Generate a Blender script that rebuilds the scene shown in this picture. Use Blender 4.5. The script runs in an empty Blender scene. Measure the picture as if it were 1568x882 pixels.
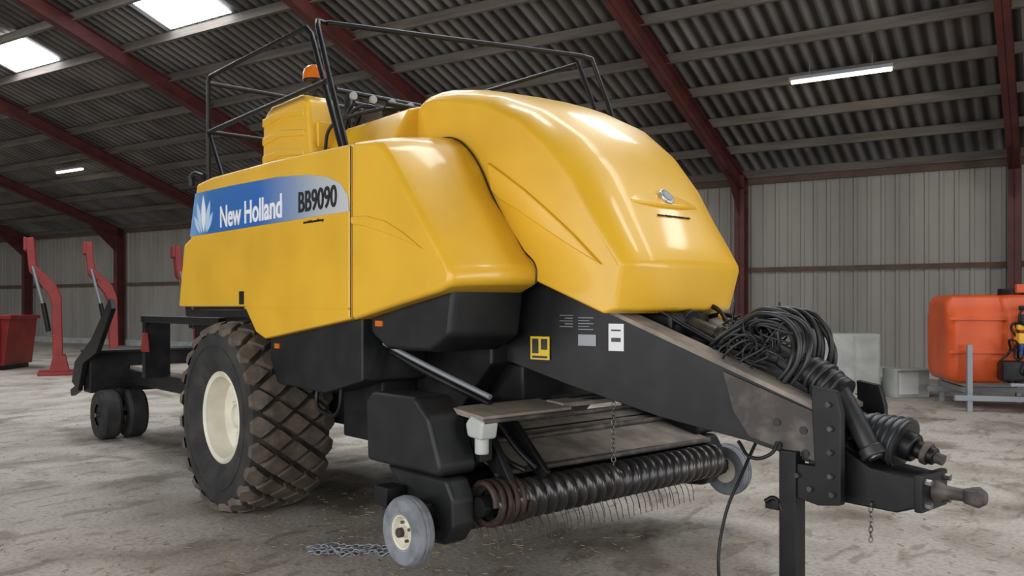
import bpy, bmesh, math, random
from mathutils import Vector, Matrix
random.seed(4)
C = bpy.context.scene.collection
try:
    bpy.context.scene.view_settings.view_transform = 'Standard'
except Exception: pass

# ------------------------------------------------------------ materials
def mat(name, col, rough=0.5, metal=0.0, col2=None, nscale=4.0, lo=0.4, hi=0.65, bump=0.0, bscale=40, coat=0.0, emit=None, estr=0, detail=6, stretch=(1,1,1), spec=0.5):
    m = bpy.data.materials.new(name); m.use_nodes = True
    nt = m.node_tree; b = nt.nodes['Principled BSDF']
    b.inputs['Base Color'].default_value = (*col, 1)
    b.inputs['Roughness'].default_value = rough
    b.inputs['Metallic'].default_value = metal
    b.inputs['Specular IOR Level'].default_value = spec
    if coat:
        b.inputs['Coat Weight'].default_value = coat
        b.inputs['Coat Roughness'].default_value = 0.10
    if emit:
        b.inputs['Emission Color'].default_value = (*emit, 1)
        b.inputs['Emission Strength'].default_value = estr
    tc = nt.nodes.new('ShaderNodeTexCoord'); mp = nt.nodes.new('ShaderNodeMapping')
    mp.inputs['Scale'].default_value = stretch
    nt.links.new(tc.outputs['Object'], mp.inputs['Vector'])
    if col2:
        n = nt.nodes.new('ShaderNodeTexNoise'); n.inputs['Scale'].default_value = nscale
        n.inputs['Detail'].default_value = detail
        r = nt.nodes.new('ShaderNodeValToRGB')
        r.color_ramp.elements[0].position = lo; r.color_ramp.elements[0].color = (*col, 1)
        r.color_ramp.elements[1].position = hi; r.color_ramp.elements[1].color = (*col2, 1)
        nt.links.new(mp.outputs['Vector'], n.inputs['Vector'])
        nt.links.new(n.outputs['Fac'], r.inputs['Fac'])
        nt.links.new(r.outputs['Color'], b.inputs['Base Color'])
    if bump:
        n2 = nt.nodes.new('ShaderNodeTexNoise'); n2.inputs['Scale'].default_value = bscale
        n2.inputs['Detail'].default_value = 5
        bp = nt.nodes.new('ShaderNodeBump'); bp.inputs['Strength'].default_value = bump
        bp.inputs['Distance'].default_value = 0.02
        nt.links.new(mp.outputs['Vector'], n2.inputs['Vector'])
        nt.links.new(n2.outputs['Fac'], bp.inputs['Height'])
        nt.links.new(bp.outputs['Normal'], b.inputs['Normal'])
    return m

YEL = mat('yellow_paint', (0.66, 0.365, 0.018), 0.40, col2=(0.76, 0.435, 0.024), nscale=1.6, lo=.3, hi=.6, coat=0.28)
BLK = mat('black_paint', (0.006, 0.006, 0.007), 0.42, col2=(0.018, 0.016, 0.015), nscale=6, lo=.45, hi=.8, spec=.32)
PLA = mat('black_plastic', (0.009, 0.010, 0.011), 0.45, col2=(0.016, 0.016, 0.016), nscale=5, spec=.32)
SHAFT = mat('grey_plastic_guard', (0.020, 0.021, 0.023), 0.42, col2=(0.040, 0.039, 0.037), nscale=9)
HOSE = mat('rubber_hose', (0.012, 0.012, 0.013), 0.45, col2=(0.035, 0.034, 0.033), nscale=8)
DUST = mat('dusty_steel', (0.30, 0.255, 0.205), 0.85, col2=(0.17, 0.145, 0.12), nscale=5, bump=.15)
WORN = mat('worn_steel', (0.045, 0.036, 0.032), 0.6, col2=(0.14, 0.115, 0.095), nscale=9, lo=.45, hi=.75)
STEEL = mat('steel', (0.22, 0.21, 0.20), 0.35, 0.8, col2=(0.12, 0.10, 0.09), nscale=12)
RUB = mat('tire_rubber', (0.022, 0.022, 0.023), 0.75, col2=(0.045, 0.042, 0.038), nscale=5, spec=.3)
TREAD = mat('tread_rubber', (0.075, 0.058, 0.044), 0.7, col2=(0.14, 0.108, 0.080), nscale=7, bump=.2)
GROOVE = mat('tread_groove', (0.016, 0.012, 0.009), 0.95, col2=(0.05, 0.038, 0.028), nscale=5, lo=.42, hi=.62)  # darker brown tone between the tread blocks
CREAM = mat('cream_rim', (0.70, 0.67, 0.55), 0.45, col2=(0.58, 0.54, 0.43), nscale=4)
GREYRUB = mat('grey_rubber', (0.20, 0.215, 0.235), 0.75, col2=(0.12, 0.13, 0.145), nscale=10)
ROLL = mat('roller_steel', (0.05, 0.048, 0.048), 0.28, 0.6, col2=(0.09, 0.082, 0.078), nscale=5)
RUST = mat('rusty_coil', (0.035, 0.020, 0.015), 0.55, 0.3, col2=(0.065, 0.036, 0.025), nscale=9)
ORG = mat('orange_lens', (0.60, 0.14, 0.01), 0.2, coat=.5)
WHT = mat('white_decal', (0.7, 0.7, 0.7), 0.4)
WTXT = mat('white_letter', (0.80, 0.82, 0.85), 0.4)
BTXT = mat('black_letter', (0.012, 0.012, 0.015), 0.4)
YDEC = mat('warning_decal', (0.70, 0.48, 0.01), 0.4)
CHROME = mat('silver_emblem', (0.6, 0.6, 0.62), 0.2, 0.8)
BLUELEAF = mat('leaf_blue', (0.45, 0.62, 0.82), 0.4)
RED = mat('loader_red', (0.28, 0.020, 0.015), 0.45, col2=(0.18, 0.012, 0.01), nscale=2)
ORT = mat('orange_tank', (0.66, 0.095, 0.014), 0.4, col2=(0.54, 0.07, 0.012), nscale=2)
BLUE = mat('blue_plastic', (0.015, 0.05, 0.22), 0.4)
GALV = mat('galvanised_steel', (0.26, 0.28, 0.30), 0.5, 0.4)
LGREY = mat('pale_box', (0.46, 0.48, 0.45), 0.6, col2=(0.36, 0.38, 0.35), nscale=3)
FRAME = mat('red_frame_paint', (0.110, 0.027, 0.023), 0.6, col2=(0.072, 0.018, 0.016), nscale=2)
WOOD = mat('purlin_wood', (0.155, 0.132, 0.110), 0.85, col2=(0.105, 0.09, 0.075), nscale=3, stretch=(.3, 3, 3))
BROWN = mat('rail_wood', (0.12, 0.075, 0.052), 0.8, col2=(0.085, 0.055, 0.04), nscale=3)
WALL = mat('wall_cladding', (0.335, 0.315, 0.28), 0.6, col2=(0.25, 0.235, 0.21), nscale=1.0, stretch=(1, 1, .15))
SKYL = mat('skylight_sheet', (0.9, 0.93, 0.97), 0.5, emit=(0.88, 0.94, 1.0), estr=16)
TUBE = mat('fluorescent_tube', (1, 1, 1), 0.5, emit=(1.0, 0.90, 0.72), estr=8)
STRAW = mat('straw', (0.30, 0.23, 0.13), 0.9)

def stripe_mat():
    m = bpy.data.materials.new('livery_stripe'); m.use_nodes = True
    nt = m.node_tree; b = nt.nodes['Principled BSDF']; b.inputs['Roughness'].default_value = .4
    tc = nt.nodes.new('ShaderNodeTexCoord'); sx = nt.nodes.new('ShaderNodeSeparateXYZ')
    mr = nt.nodes.new('ShaderNodeMapRange'); mr.inputs[1].default_value = -.85; mr.inputs[2].default_value = 2.0
    r = nt.nodes.new('ShaderNodeValToRGB'); e = r.color_ramp.elements
    e[0].position = 0; e[0].color = (0.16, 0.34, 0.62, 1)
    e[1].position = 1; e[1].color = (0.52, 0.54, 0.55, 1)
    for p, c in ((.14, (0.02, 0.13, 0.40, 1)), (.5, (0.015, 0.12, 0.42, 1)), (.70, (0.20, 0.28, 0.44, 1)), (.85, (0.42, 0.44, 0.46, 1))):
        k = e.new(p); k.color = c
    nt.links.new(tc.outputs['Object'], sx.inputs[0]); nt.links.new(sx.outputs['X'], mr.inputs[0])
    nt.links.new(mr.outputs[0], r.inputs['Fac']); nt.links.new(r.outputs['Color'], b.inputs['Base Color'])
    return m
STRIPE = stripe_mat()

def noise_ramp(nt, tc, s, d, lo, hi, c0, c1, dist=0.0, stretch=None):
    n = nt.nodes.new('ShaderNodeTexNoise'); n.inputs['Scale'].default_value = s; n.inputs['Detail'].default_value = d
    n.inputs['Distortion'].default_value = dist
    r = nt.nodes.new('ShaderNodeValToRGB'); r.color_ramp.elements[0].position = lo; r.color_ramp.elements[1].position = hi
    r.color_ramp.elements[0].color = (*c0, 1); r.color_ramp.elements[1].color = (*c1, 1)
    src = tc.outputs['Object']
    if stretch:
        mp = nt.nodes.new('ShaderNodeMapping'); mp.inputs['Scale'].default_value = stretch
        nt.links.new(src, mp.inputs['Vector']); src = mp.outputs['Vector']
    nt.links.new(src, n.inputs['Vector']); nt.links.new(n.outputs['Fac'], r.inputs['Fac'])
    return n, r
def mulc(nt, a, bb, f=1):
    c = nt.nodes.new('ShaderNodeMix'); c.data_type = 'RGBA'; c.blend_type = 'MULTIPLY'; c.inputs[0].default_value = f
    nt.links.new(a, c.inputs[6]); nt.links.new(bb, c.inputs[7]); return c.outputs[2]

def floor_mat():
    m = bpy.data.materials.new('concrete_floor'); m.use_nodes = True
    nt = m.node_tree; b = nt.nodes['Principled BSDF']; b.inputs['Roughness'].default_value = .75
    tc = nt.nodes.new('ShaderNodeTexCoord')
    n1, r1 = noise_ramp(nt, tc, .35, 6, .3, .7, (0.36, 0.32, 0.275), (0.48, 0.435, 0.38), .2)
    n2, r2 = noise_ramp(nt, tc, 1.1, 12, .36, .54, (0.66, 0.635, 0.60), (1, 1, 1), .4)
    n3, r3 = noise_ramp(nt, tc, 26, 8, .35, .55, (.74, .73, .71), (1, 1, 1))
    n4, r4 = noise_ramp(nt, tc, .8, 5, .55, .64, (1, 1, 1), (.56, .53, .49), .7)
    n5, r5 = noise_ramp(nt, tc, 5, 8, .56, .64, (1, 1, 1), (.68, .65, .61), 1.0, (1, .35, 1))
    o = mulc(nt, mulc(nt, mulc(nt, mulc(nt, r1.outputs[0], r2.outputs[0]), r3.outputs[0]), r4.outputs[0]), r5.outputs[0])
    nt.links.new(o, b.inputs['Base Color'])
    bp = nt.nodes.new('ShaderNodeBump'); bp.inputs['Strength'].default_value = .4; bp.inputs['Distance'].default_value = .012
    nt.links.new(n3.outputs['Fac'], bp.inputs['Height']); nt.links.new(bp.outputs['Normal'], b.inputs['Normal'])
    return m
FLOOR = floor_mat()

PITCH = .29
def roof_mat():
    """weathered fibre-cement: shade of every flute painted into the colour as dark bands"""
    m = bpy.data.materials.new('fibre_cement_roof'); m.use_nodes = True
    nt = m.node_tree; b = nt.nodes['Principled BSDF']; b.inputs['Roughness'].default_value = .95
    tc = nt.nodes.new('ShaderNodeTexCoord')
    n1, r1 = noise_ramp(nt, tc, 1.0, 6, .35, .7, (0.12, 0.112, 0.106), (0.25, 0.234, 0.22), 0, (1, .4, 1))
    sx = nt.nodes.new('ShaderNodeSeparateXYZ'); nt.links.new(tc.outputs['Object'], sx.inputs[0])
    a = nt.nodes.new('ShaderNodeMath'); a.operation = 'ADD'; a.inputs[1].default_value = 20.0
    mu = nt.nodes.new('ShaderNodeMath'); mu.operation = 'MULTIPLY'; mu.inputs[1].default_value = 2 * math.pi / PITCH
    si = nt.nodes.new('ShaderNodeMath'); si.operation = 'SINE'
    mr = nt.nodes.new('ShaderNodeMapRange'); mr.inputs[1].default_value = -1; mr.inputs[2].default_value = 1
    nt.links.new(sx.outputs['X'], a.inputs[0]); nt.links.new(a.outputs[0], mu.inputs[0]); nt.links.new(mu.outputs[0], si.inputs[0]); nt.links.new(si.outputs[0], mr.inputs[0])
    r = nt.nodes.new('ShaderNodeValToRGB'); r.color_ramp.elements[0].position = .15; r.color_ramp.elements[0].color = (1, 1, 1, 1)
    r.color_ramp.elements[1].position = .85; r.color_ramp.elements[1].color = (.26, .24, .23, 1)  # painted shade, darkens one half of every wave
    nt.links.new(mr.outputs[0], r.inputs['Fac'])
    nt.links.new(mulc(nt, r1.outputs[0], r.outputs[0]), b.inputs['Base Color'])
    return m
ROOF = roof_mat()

# ------------------------------------------------------------ mesh helpers
def finish(bm, name, m, parent=None, bevel=0.0, seg=3, lim=28, smooth=40, loc=None, rz=0, wn=True):
    bmesh.ops.recalc_face_normals(bm, faces=bm.faces[:])
    if bevel > 0:
        ed = [e for e in bm.edges if len(e.link_faces) == 2 and e.calc_face_angle(0) > math.radians(lim)]
        if ed:
            bmesh.ops.bevel(bm, geom=ed, offset=bevel, segments=seg, profile=.5, affect='EDGES', clamp_overlap=True)
    me = bpy.data.meshes.new(name); bm.to_mesh(me); bm.free()
    for mm in (m if isinstance(m, (list, tuple)) else [m]): me.materials.append(mm)
    if smooth:
        for p in me.polygons: p.use_smooth = True
        me.set_sharp_from_angle(angle=math.radians(smooth))
    o = bpy.data.objects.new(name, me); C.objects.link(o)
    if bevel > 0 and wn:
        w = o.modifiers.new('wn', 'WEIGHTED_NORMAL'); w.keep_sharp = True
    if parent: o.parent = parent
    if loc: o.location = loc
    if rz: o.rotation_euler[2] = rz
    return o

def empty(name, loc=(0, 0, 0), rz=0):
    o = bpy.data.objects.new(name, None); C.objects.link(o); o.location = loc; o.rotation_euler[2] = rz
    o.empty_display_size = .2
    return o

def box(name, lo, hi, m, parent=None, bevel=0.01, rot=None, seg=2, taper=None):
    bm = bmesh.new()
    c = Vector([(a + b) / 2 for a, b in zip(lo, hi)]); s = Vector([abs(b - a) for a, b in zip(lo, hi)])
    bmesh.ops.create_cube(bm, size=1)
    for v in bm.verts:
        v.co = Vector((v.co.x * s.x, v.co.y * s.y, v.co.z * s.z))
        if taper and v.co.z > 0: v.co.x *= taper[0]; v.co.y *= taper[1]
    if rot:
        M = Matrix.Rotation(rot[0], 3, 'X'); M = Matrix.Rotation(rot[1], 3, 'Y') @ M; M = Matrix.Rotation(rot[2], 3, 'Z') @ M
        for v in bm.verts: v.co = M @ v.co
    for v in bm.verts: v.co += c
    return finish(bm, name, m, parent, bevel, seg)

def prism(name, pts, y0, y1, m, parent=None, bevel=0.0, seg=3, lim=28, yf=None):
    bm = bmesh.new()
    f = yf or (lambda x, y: y)
    a = [bm.verts.new((x, f(x, y0), z)) for x, z in pts]; b = [bm.verts.new((x, f(x, y1), z)) for x, z in pts]
    bm.faces.new(a); bm.faces.new(b[::-1]); n = len(pts)
    for i in range(n): bm.faces.new((a[i], b[i], b[(i + 1) % n], a[(i + 1) % n]))
    return finish(bm, name, m, parent, bevel, seg, lim)

def loft(name, secs, m, parent=None, bevel=0.0, seg=3, lim=28, smooth=40):
    bm = bmesh.new()
    V = [[bm.verts.new(p) for p in s] for s in secs]; n = len(secs[0])
    for a, b in zip(V[:-1], V[1:]):
        for i in range(n): bm.faces.new((a[i], b[i], b[(i + 1) % n], a[(i + 1) % n]))
    bm.faces.new(V[0]); bm.faces.new(V[-1][::-1])
    return finish(bm, name, m, parent, bevel, seg, lim, smooth)

def cyl(name, p0, p1, r, m, parent=None, r2=None, seg=24, bevel=0.0):
    p0 = Vector(p0); p1 = Vector(p1); d = p1 - p0
    bm = bmesh.new()
    bmesh.ops.create_cone(bm, cap_ends=True, segments=seg, radius1=r, radius2=r if r2 is None else r2, depth=d.length)
    M = Matrix.Translation((p0 + p1) / 2) @ d.to_track_quat('Z', 'Y').to_matrix().to_4x4()
    bm.transform(M)
    return finish(bm, name, m, parent, bevel)

def tube(name, paths, r, m, parent=None, smooth=True):
    cu = bpy.data.curves.new(name, 'CURVE'); cu.dimensions = '3D'; cu.bevel_depth = r; cu.bevel_resolution = 3
    cu.use_fill_caps = True
    for pts in paths:
        if smooth:
            s = cu.splines.new('BEZIER'); s.bezier_points.add(len(pts) - 1)
            for b, p in zip(s.bezier_points, pts):
                b.co = p; b.handle_left_type = b.handle_right_type = 'AUTO'
        else:
            s = cu.splines.new('POLY'); s.points.add(len(pts) - 1)
            for b, p in zip(s.points, pts): b.co = (*p, 1)
    cu.materials.append(m)
    o = bpy.data.objects.new(name, cu); C.objects.link(o)
    if parent: o.parent = parent
    return o

def lathe(name, prof, c, m, parent=None, seg=64, axis='Y', smooth=35):
    bm = bmesh.new(); R = []
    for i in range(seg):
        a = 2 * math.pi * i / seg; row = []
        for r, h in prof:
            if axis == 'Y': p = (c[0] + r * math.cos(a), c[1] + h, c[2] + r * math.sin(a))
            elif axis == 'X': p = (c[0] + h, c[1] + r * math.cos(a), c[2] + r * math.sin(a))
            else: p = (c[0] + r * math.cos(a), c[1] + r * math.sin(a), c[2] + h)
            row.append(bm.verts.new(p))
        R.append(row)
    for i in range(seg):
        a, b = R[i], R[(i + 1) % seg]
        for j in range(len(prof) - 1): bm.faces.new((a[j], a[j + 1], b[j + 1], b[j]))
    bmesh.ops.remove_doubles(bm, verts=bm.verts[:], dist=1e-5)
    return finish(bm, name, m, parent, smooth=smooth)

def text(name, s, x0, x1, z0, h, y, m, parent, bold=.018):
    cu = bpy.data.curves.new(name, 'FONT'); cu.body = s; cu.size = 1; cu.extrude = .004; cu.offset = bold
    cu.materials.append(m)
    o = bpy.data.objects.new(name, cu); C.objects.link(o); o.parent = parent
    bpy.context.view_layer.update()
    w = o.dimensions.x or 1
    cap = 0.70
    o.scale = ((x1 - x0) / w, h / cap, 1)
    o.rotation_euler = (math.pi / 2, 0, 0); o.location = (x0, y, z0)
    o['w'] = w
    return o

# ============================================================ THE HALL
HB = (6.19, 22.6, 0); HR = math.atan2(.536, -.844)
def hall(o):
    o.location = HB; o.rotation_euler[2] = HR; return o
S0, S1, TW = -20.0, 52.0, 26.0
EAV, SL = 5.25, .33

bm = bmesh.new(); bmesh.ops.create_grid(bm, x_segments=2, y_segments=2, size=1)
for v in bm.verts: v.co = Vector(((S0 + S1) / 2 + v.co.x * 40, TW / 2 + v.co.y * 20, 0))
hall(finish(bm, 'floor', FLOOR, smooth=0))

def corrugated(name, m, f, s0, s1, pitch, prof):
    bm = bmesh.new(); rows = None; s = s0
    while s < s1:
        for ds, off in prof:
            if s + ds * pitch > s1: break
            cur = [bm.verts.new(p) for p in f(s + ds * pitch, off)]
            if rows:
                for a in range(len(cur) - 1): bm.faces.new((rows[a], cur[a], cur[a + 1], rows[a + 1]))
            rows = cur
        s += pitch
    return finish(bm, name, m, smooth=50)
sine = [(i / 8, .065 * math.sin(2 * math.pi * i / 8)) for i in range(8)]
trap = [(0, 0), (.62, 0), (.70, .035), (.92, .035)]
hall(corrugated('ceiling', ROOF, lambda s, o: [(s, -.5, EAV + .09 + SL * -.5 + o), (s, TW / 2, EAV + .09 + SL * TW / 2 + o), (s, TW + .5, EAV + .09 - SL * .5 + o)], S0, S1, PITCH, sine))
hall(corrugated('wall_back', WALL, lambda s, o: [(s, -.02 + o, 0), (s, -.02 + o, EAV - .12)], S0, S1, .32, trap))

def hbox(name, lo, hi, m, bev=0, **k): return hall(box(name, lo, hi, m, None, bev, **k))
bm = bmesh.new()
bm.faces.new([bm.verts.new(p) for p in ((S1, 0, 0), (S1, TW, 0), (S1, TW, EAV), (S1, TW / 2, EAV + SL * TW / 2), (S1, 0, EAV))])
hall(finish(bm, 'wall_left', WALL, smooth=0))
bm = bmesh.new()
for q in (((0, 0), (10, 0), (10, 4.8), (0, 4.8)), ((21, 0), (TW, 0), (TW, 4.8), (21, 4.8)), ((0, 4.8), (TW, 4.8), (TW, EAV), (TW / 2, EAV + SL * TW / 2), (0, EAV))):
    bm.faces.new([bm.verts.new((S0, a, b)) for a, b in q])
hall(finish(bm, 'wall_right', WALL, smooth=0))
bm = bmesh.new()
for a in (((S0, 0), (-15, 0), (-15, EAV), (S0, EAV)), ((7, 0), (S1, 0), (S1, EAV), (7, EAV)), ((-15, 4.7), (7, 4.7), (7, EAV), (-15, EAV))):
    bm.faces.new([bm.verts.new((p[0], TW, p[1])) for p in a])
hall(finish(bm, 'wall_front', WALL, smooth=0))

fs = [-12.6, -6.2, 0, 6.4, 13, 20, 27.5, 35, 43]
for i, s in enumerate(fs):
    bm = bmesh.new()
    def ibeam(p, q, h, w, t=.02):
        dt = Vector((q[0] - p[0], q[1] - p[1])); nn = Vector((-dt.y, dt.x)).normalized()
        for (o0, o1, hw_) in ((-h / 2, -h / 2 + t, w / 2), (h / 2 - t, h / 2, w / 2), (-h / 2, h / 2, t / 2)):
            vs = []
            for sx in (-hw_, hw_):
                for (pt, o) in ((p, o0), (p, o1), (q, o1), (q, o0)):
                    vs.append(bm.verts.new((s + sx, pt[0] + nn.x * o, pt[1] + nn.y * o)))
            for f in ((0, 1, 2, 3), (7, 6, 5, 4), (0, 4, 5, 1), (1, 5, 6, 2), (2, 6, 7, 3), (3, 7, 4, 0)):
                bm.faces.new([vs[k] for k in f])
    ibeam((.28, 0), (.28, EAV - .1), .36, .26)
    ibeam((.12, EAV - .38), (TW / 2, EAV - .36 + SL * TW / 2), .38, .24)
    ibeam((TW - .12, EAV - .38), (TW / 2, EAV - .36 + SL * TW / 2), .38, .24)
    ibeam((TW - .28, 0), (TW - .28, EAV - .1), .36, .26)
    v = [bm.verts.new((s, a, b)) for a, b in ((.4, EAV - 1.2), (.4, EAV - .4), (1.6, EAV - .1), (1.5, EAV - .25))]
    bm.faces.new(v)
    hall(finish(bm, 'portal_frame' if i == 0 else 'portal_frame.%03d' % i, FRAME, smooth=0))

bm = bmesh.new(); t = .15
while t < TW / 2:
    for tt in (t, TW - t):
        z = EAV - .11 + SL * min(tt, TW - tt)
        vs = [bm.verts.new((s, tt + a, z + b)) for s in (S0, S1) for a, b in ((-.05, -.10), (.05, -.10), (.05, .10), (-.05, .10))]
        for f in ((0, 1, 2, 3), (7, 6, 5, 4), (0, 4, 5, 1), (1, 5, 6, 2), (2, 6, 7, 3), (3, 7, 4, 0)): bm.faces.new([vs[k] for k in f])
    t += 1.33
hall(finish(bm, 'trim_1', WOOD, smooth=0))
hbox('trim_2', (S0, .02, EAV - .32), (S1, .12, EAV - .10), BROWN)
hbox('trim_3', (S0, .02, 2.62), (S1, .10, 2.74), BROWN)
hbox('baseboard_back', (S0, .0, 0), (S1, .06, .25), LGREY)

k = 0
for s in (-9.7, -3.2, 3.3, 9.9, 16.9, 24.0, 31, 38.5):
    for side in (0, 1):
        bm = bmesh.new()
        pts = [(s - 1.1, 9.55), (s + 1.1, 9.55), (s + 1.1, 10.72), (s - 1.1, 10.72)]
        vs = [bm.verts.new((a, (b if side == 0 else TW - b), EAV - .01 + SL * b)) for a, b in pts]
        bm.faces.new(vs); k += 1
        hall(finish(bm, 'window_%d' % k, SKYL, smooth=0))

for i, (s, t, L) in enumerate(((-3.3, 4.4, 1.0), (23.0, 5.1, .85))):
    z = EAV - .3 + SL * t
    e = empty('fluorescent_light'); hall(e)
    box('housing', (s - L, t - .07, z), (s + L, t + .07, z + .07), GALV, e, .005)
    cyl('tube', (s - L + .04, t, z - .03), (s + L - .04, t, z - .03), .04, TUBE, e, seg=16)
    cyl('hanger_1', (s - L * .6, t, z), (s - L * .6, t, z + .35), .008, GALV, e, seg=8); cyl('hanger_2', (s + L * .6, t, z), (s + L * .6, t, z + .35), .008, GALV, e, seg=8)

# ============================================================ THE BALER
B = empty('large_square_baler', (-1.434, 8.141, 0), math.atan2(-.749, .6626))

def big_wheel(sy, tag):
    yc = -1.10 * sy; zc = .79
    half = [(.37, -.25), (.40, -.30), (.50, -.345), (.60, -.355), (.68, -.350), (.735, -.335), (.762, -.29), (.770, -.2), (.772, -.1), (.772, 0)]
    prof = half + [(r, -h) for r, h in half[-2::-1]]
    o = lathe('tire_' + tag, prof, (0, yc, zc), [RUB, GROOVE], B, 96)
    for p in o.data.polygons:
        if Vector((p.center.x, 0, p.center.z - zc)).length > .746: p.material_index = 1
    bm = bmesh.new(); N = 23
    cols = [(-.30, 0), (-.15, .5), (0, 0), (.15, .5), (.30, 0)]
    def P(th, yo, h):
        a = max(0, abs(yo) - .18); r = .776 - 1.6 * a * a + h
        return (r * math.cos(th), yc + yo, zc + r * math.sin(th))
    for ci, (yo, ph) in enumerate(cols):
        for i in range(N):
            th = 2 * math.pi * (i + ph) / N
            hy, ht = .145, .132
            dia = [(0, -hy), (ht * .5, -hy * .53), (ht, -hy * .06), (ht, hy * .06), (ht * .5, hy * .53), (0, hy), (-ht * .5, hy * .53), (-ht, hy * .06), (-ht, -hy * .06), (-ht * .5, -hy * .53)]
            cut = .356
            def mk(sc, h): return [bm.verts.new(P(th + a * sc, max(-cut, min(cut, yo + b * sc)), h)) for a, b in dia]
            lo = mk(.86, -.012); hi = mk(.74, .046); n = len(dia)
            bm.faces.new(hi)
            for j in range(n): bm.faces.new((lo[j], lo[(j + 1) % n], hi[(j + 1) % n], hi[j]))
    finish(bm, 'tread_' + tag, TREAD, B, smooth=0)
    s = -sy
    rim = [(.0, .13), (.09, .13), (.10, .155), (.12, .155), (.125, .10), (.22, .10), (.27, .125), (.31, .13), (.325, .20), (.345, .285), (.372, .30), (.392, .29), (.392, .26), (.35, .22), (.34, -.25), (.39, -.27)]
    lathe('rim_' + tag, [(r, h * s) for r, h in rim], (0, yc, zc), CREAM, B, 64)
    lathe('sidewall_ridge_' + tag, [(.60, .352 * s), (.605, .362 * s), (.615, .362 * s), (.62, .352 * s)], (0, yc, zc), RUB, B, 64)
    bm = bmesh.new()
    for i in range(10):
        a = 2 * math.pi * i / 10
        M = Matrix.Translation((.17 * math.cos(a), yc + s * .11, zc + .17 * math.sin(a))) @ Matrix.Rotation(math.pi / 2, 4, 'X')
        bmesh.ops.create_cone(bm, cap_ends=True, segments=6, radius1=.016, radius2=.016, depth=.04, matrix=M)
    finish(bm, 'wheel_nuts_' + tag, CREAM, B, smooth=0)
big_wheel(1, 'right'); big_wheel(-1, 'left')
cyl('axle', (0, -.95, .79), (0, .95, .79), .09, BLK, B)

def hw(x): return .725 - .095 * max(0, x - 2.5)

panel = [(-1.20, 1.73), (-1.06, 2.32), (-.90, 2.37), (-.74, 2.86), (-.4, 2.885), (.8, 2.88), (1.975, 2.845), (1.975, 1.645), (.66, 1.475), (.50, 1.52), (.28, 1.73)]
for sy, tg in ((1, 'right'), (-1, 'left')):
    prism('side_panel_' + tg, panel, -1.31 * sy, -1.17 * sy, YEL, B, .022, 4)
    outer = [(1.985, 2.85), (2.20, 2.83), (2.34, 2.80), (2.44, 2.71), (2.62, 2.50), (2.85, 2.24), (3.06, 2.00), (3.10, 1.93), (3.09, 1.86), (3.0, 1.825), (2.55, 1.745), (1.985, 1.64)]
    inner = [(1.985, 2.93), (2.20, 2.925), (2.38, 2.90), (2.54, 2.81), (2.65, 2.67), (2.74, 2.46), (3.02, 2.10), (3.14, 1.98), (3.14, 1.88), (3.0, 1.825), (2.55, 1.745), (1.985, 1.64)]
    secs = []; seam = []
    for f in (0, .12, .3, .5, .7, .85, 1.0):
        g = 1 - (1 - f) ** 2
        y = -1.31 + f * .68
        bul = .05 * math.sin(math.pi * f)
        secs.append([(a[0] * (1 - f) + b[0] * f + (bul * .8 if 5 <= i <= 8 else 0), y * sy, a[1] * (1 - g) + b[1] * g) for i, (a, b) in enumerate(zip(outer, inner))])
    loft('corner_pod_' + tg, secs, YEL, B, .045, 5, 30)
    for i, (a, b) in enumerate(zip(outer, inner)):
        if i > 9: break
        x = b[0]; w = hw(x); f = (1.31 - w) / .68; g = 1 - (1 - f) ** 2
        xx = a[0] * (1 - f) + b[0] * f + (.05 * math.sin(math.pi * f) * .8 if 5 <= i <= 8 else 0); zz = a[1] * (1 - g) + b[1] * g
        seam.append((xx, -(hw(xx) + .001) * sy, zz + .001))
    tube('hood_seal_' + tg, [seam[1:9]], .006, BTXT, B)
    tube('panel_gap_' + tg, [[(1.981, -1.309 * sy, 1.66), (1.981, -1.309 * sy, 2.83)]], .004, BTXT, B, False)
    sw = [(2.0, 2.345), (2.2, 2.335), (2.42, 2.285), (2.62, 2.20), (2.84, 2.08), (2.62, 2.15), (2.42, 2.205), (2.2, 2.26), (2.0, 2.295)]
    prism('pod_swoosh_' + tg, sw, -1.322 * sy, -1.29 * sy, YEL, B, .010, 3)
    hs = [(2.72, 2.69), (2.85, 2.61), (3.05, 2.48), (3.25, 2.33), (3.45, 2.17), (3.66, 1.98), (3.45, 2.09), (3.22, 2.22), (3.0, 2.35), (2.85, 2.43), (2.76, 2.50)]
    prism('hood_swoosh_' + tg, hs, -1.018 * sy, -.95 * sy, YEL, B, .009, 3, yf=lambda x, y: (1 if y > 0 else -1) * (hw(x) + abs(y) - 1.0))
    prism('lower_lip_' + tg, [(.30, 1.715), (1.97, 1.715), (1.97, 1.725), (.30, 1.725)], -1.318 * sy, -1.29 * sy, YEL, B)

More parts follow.
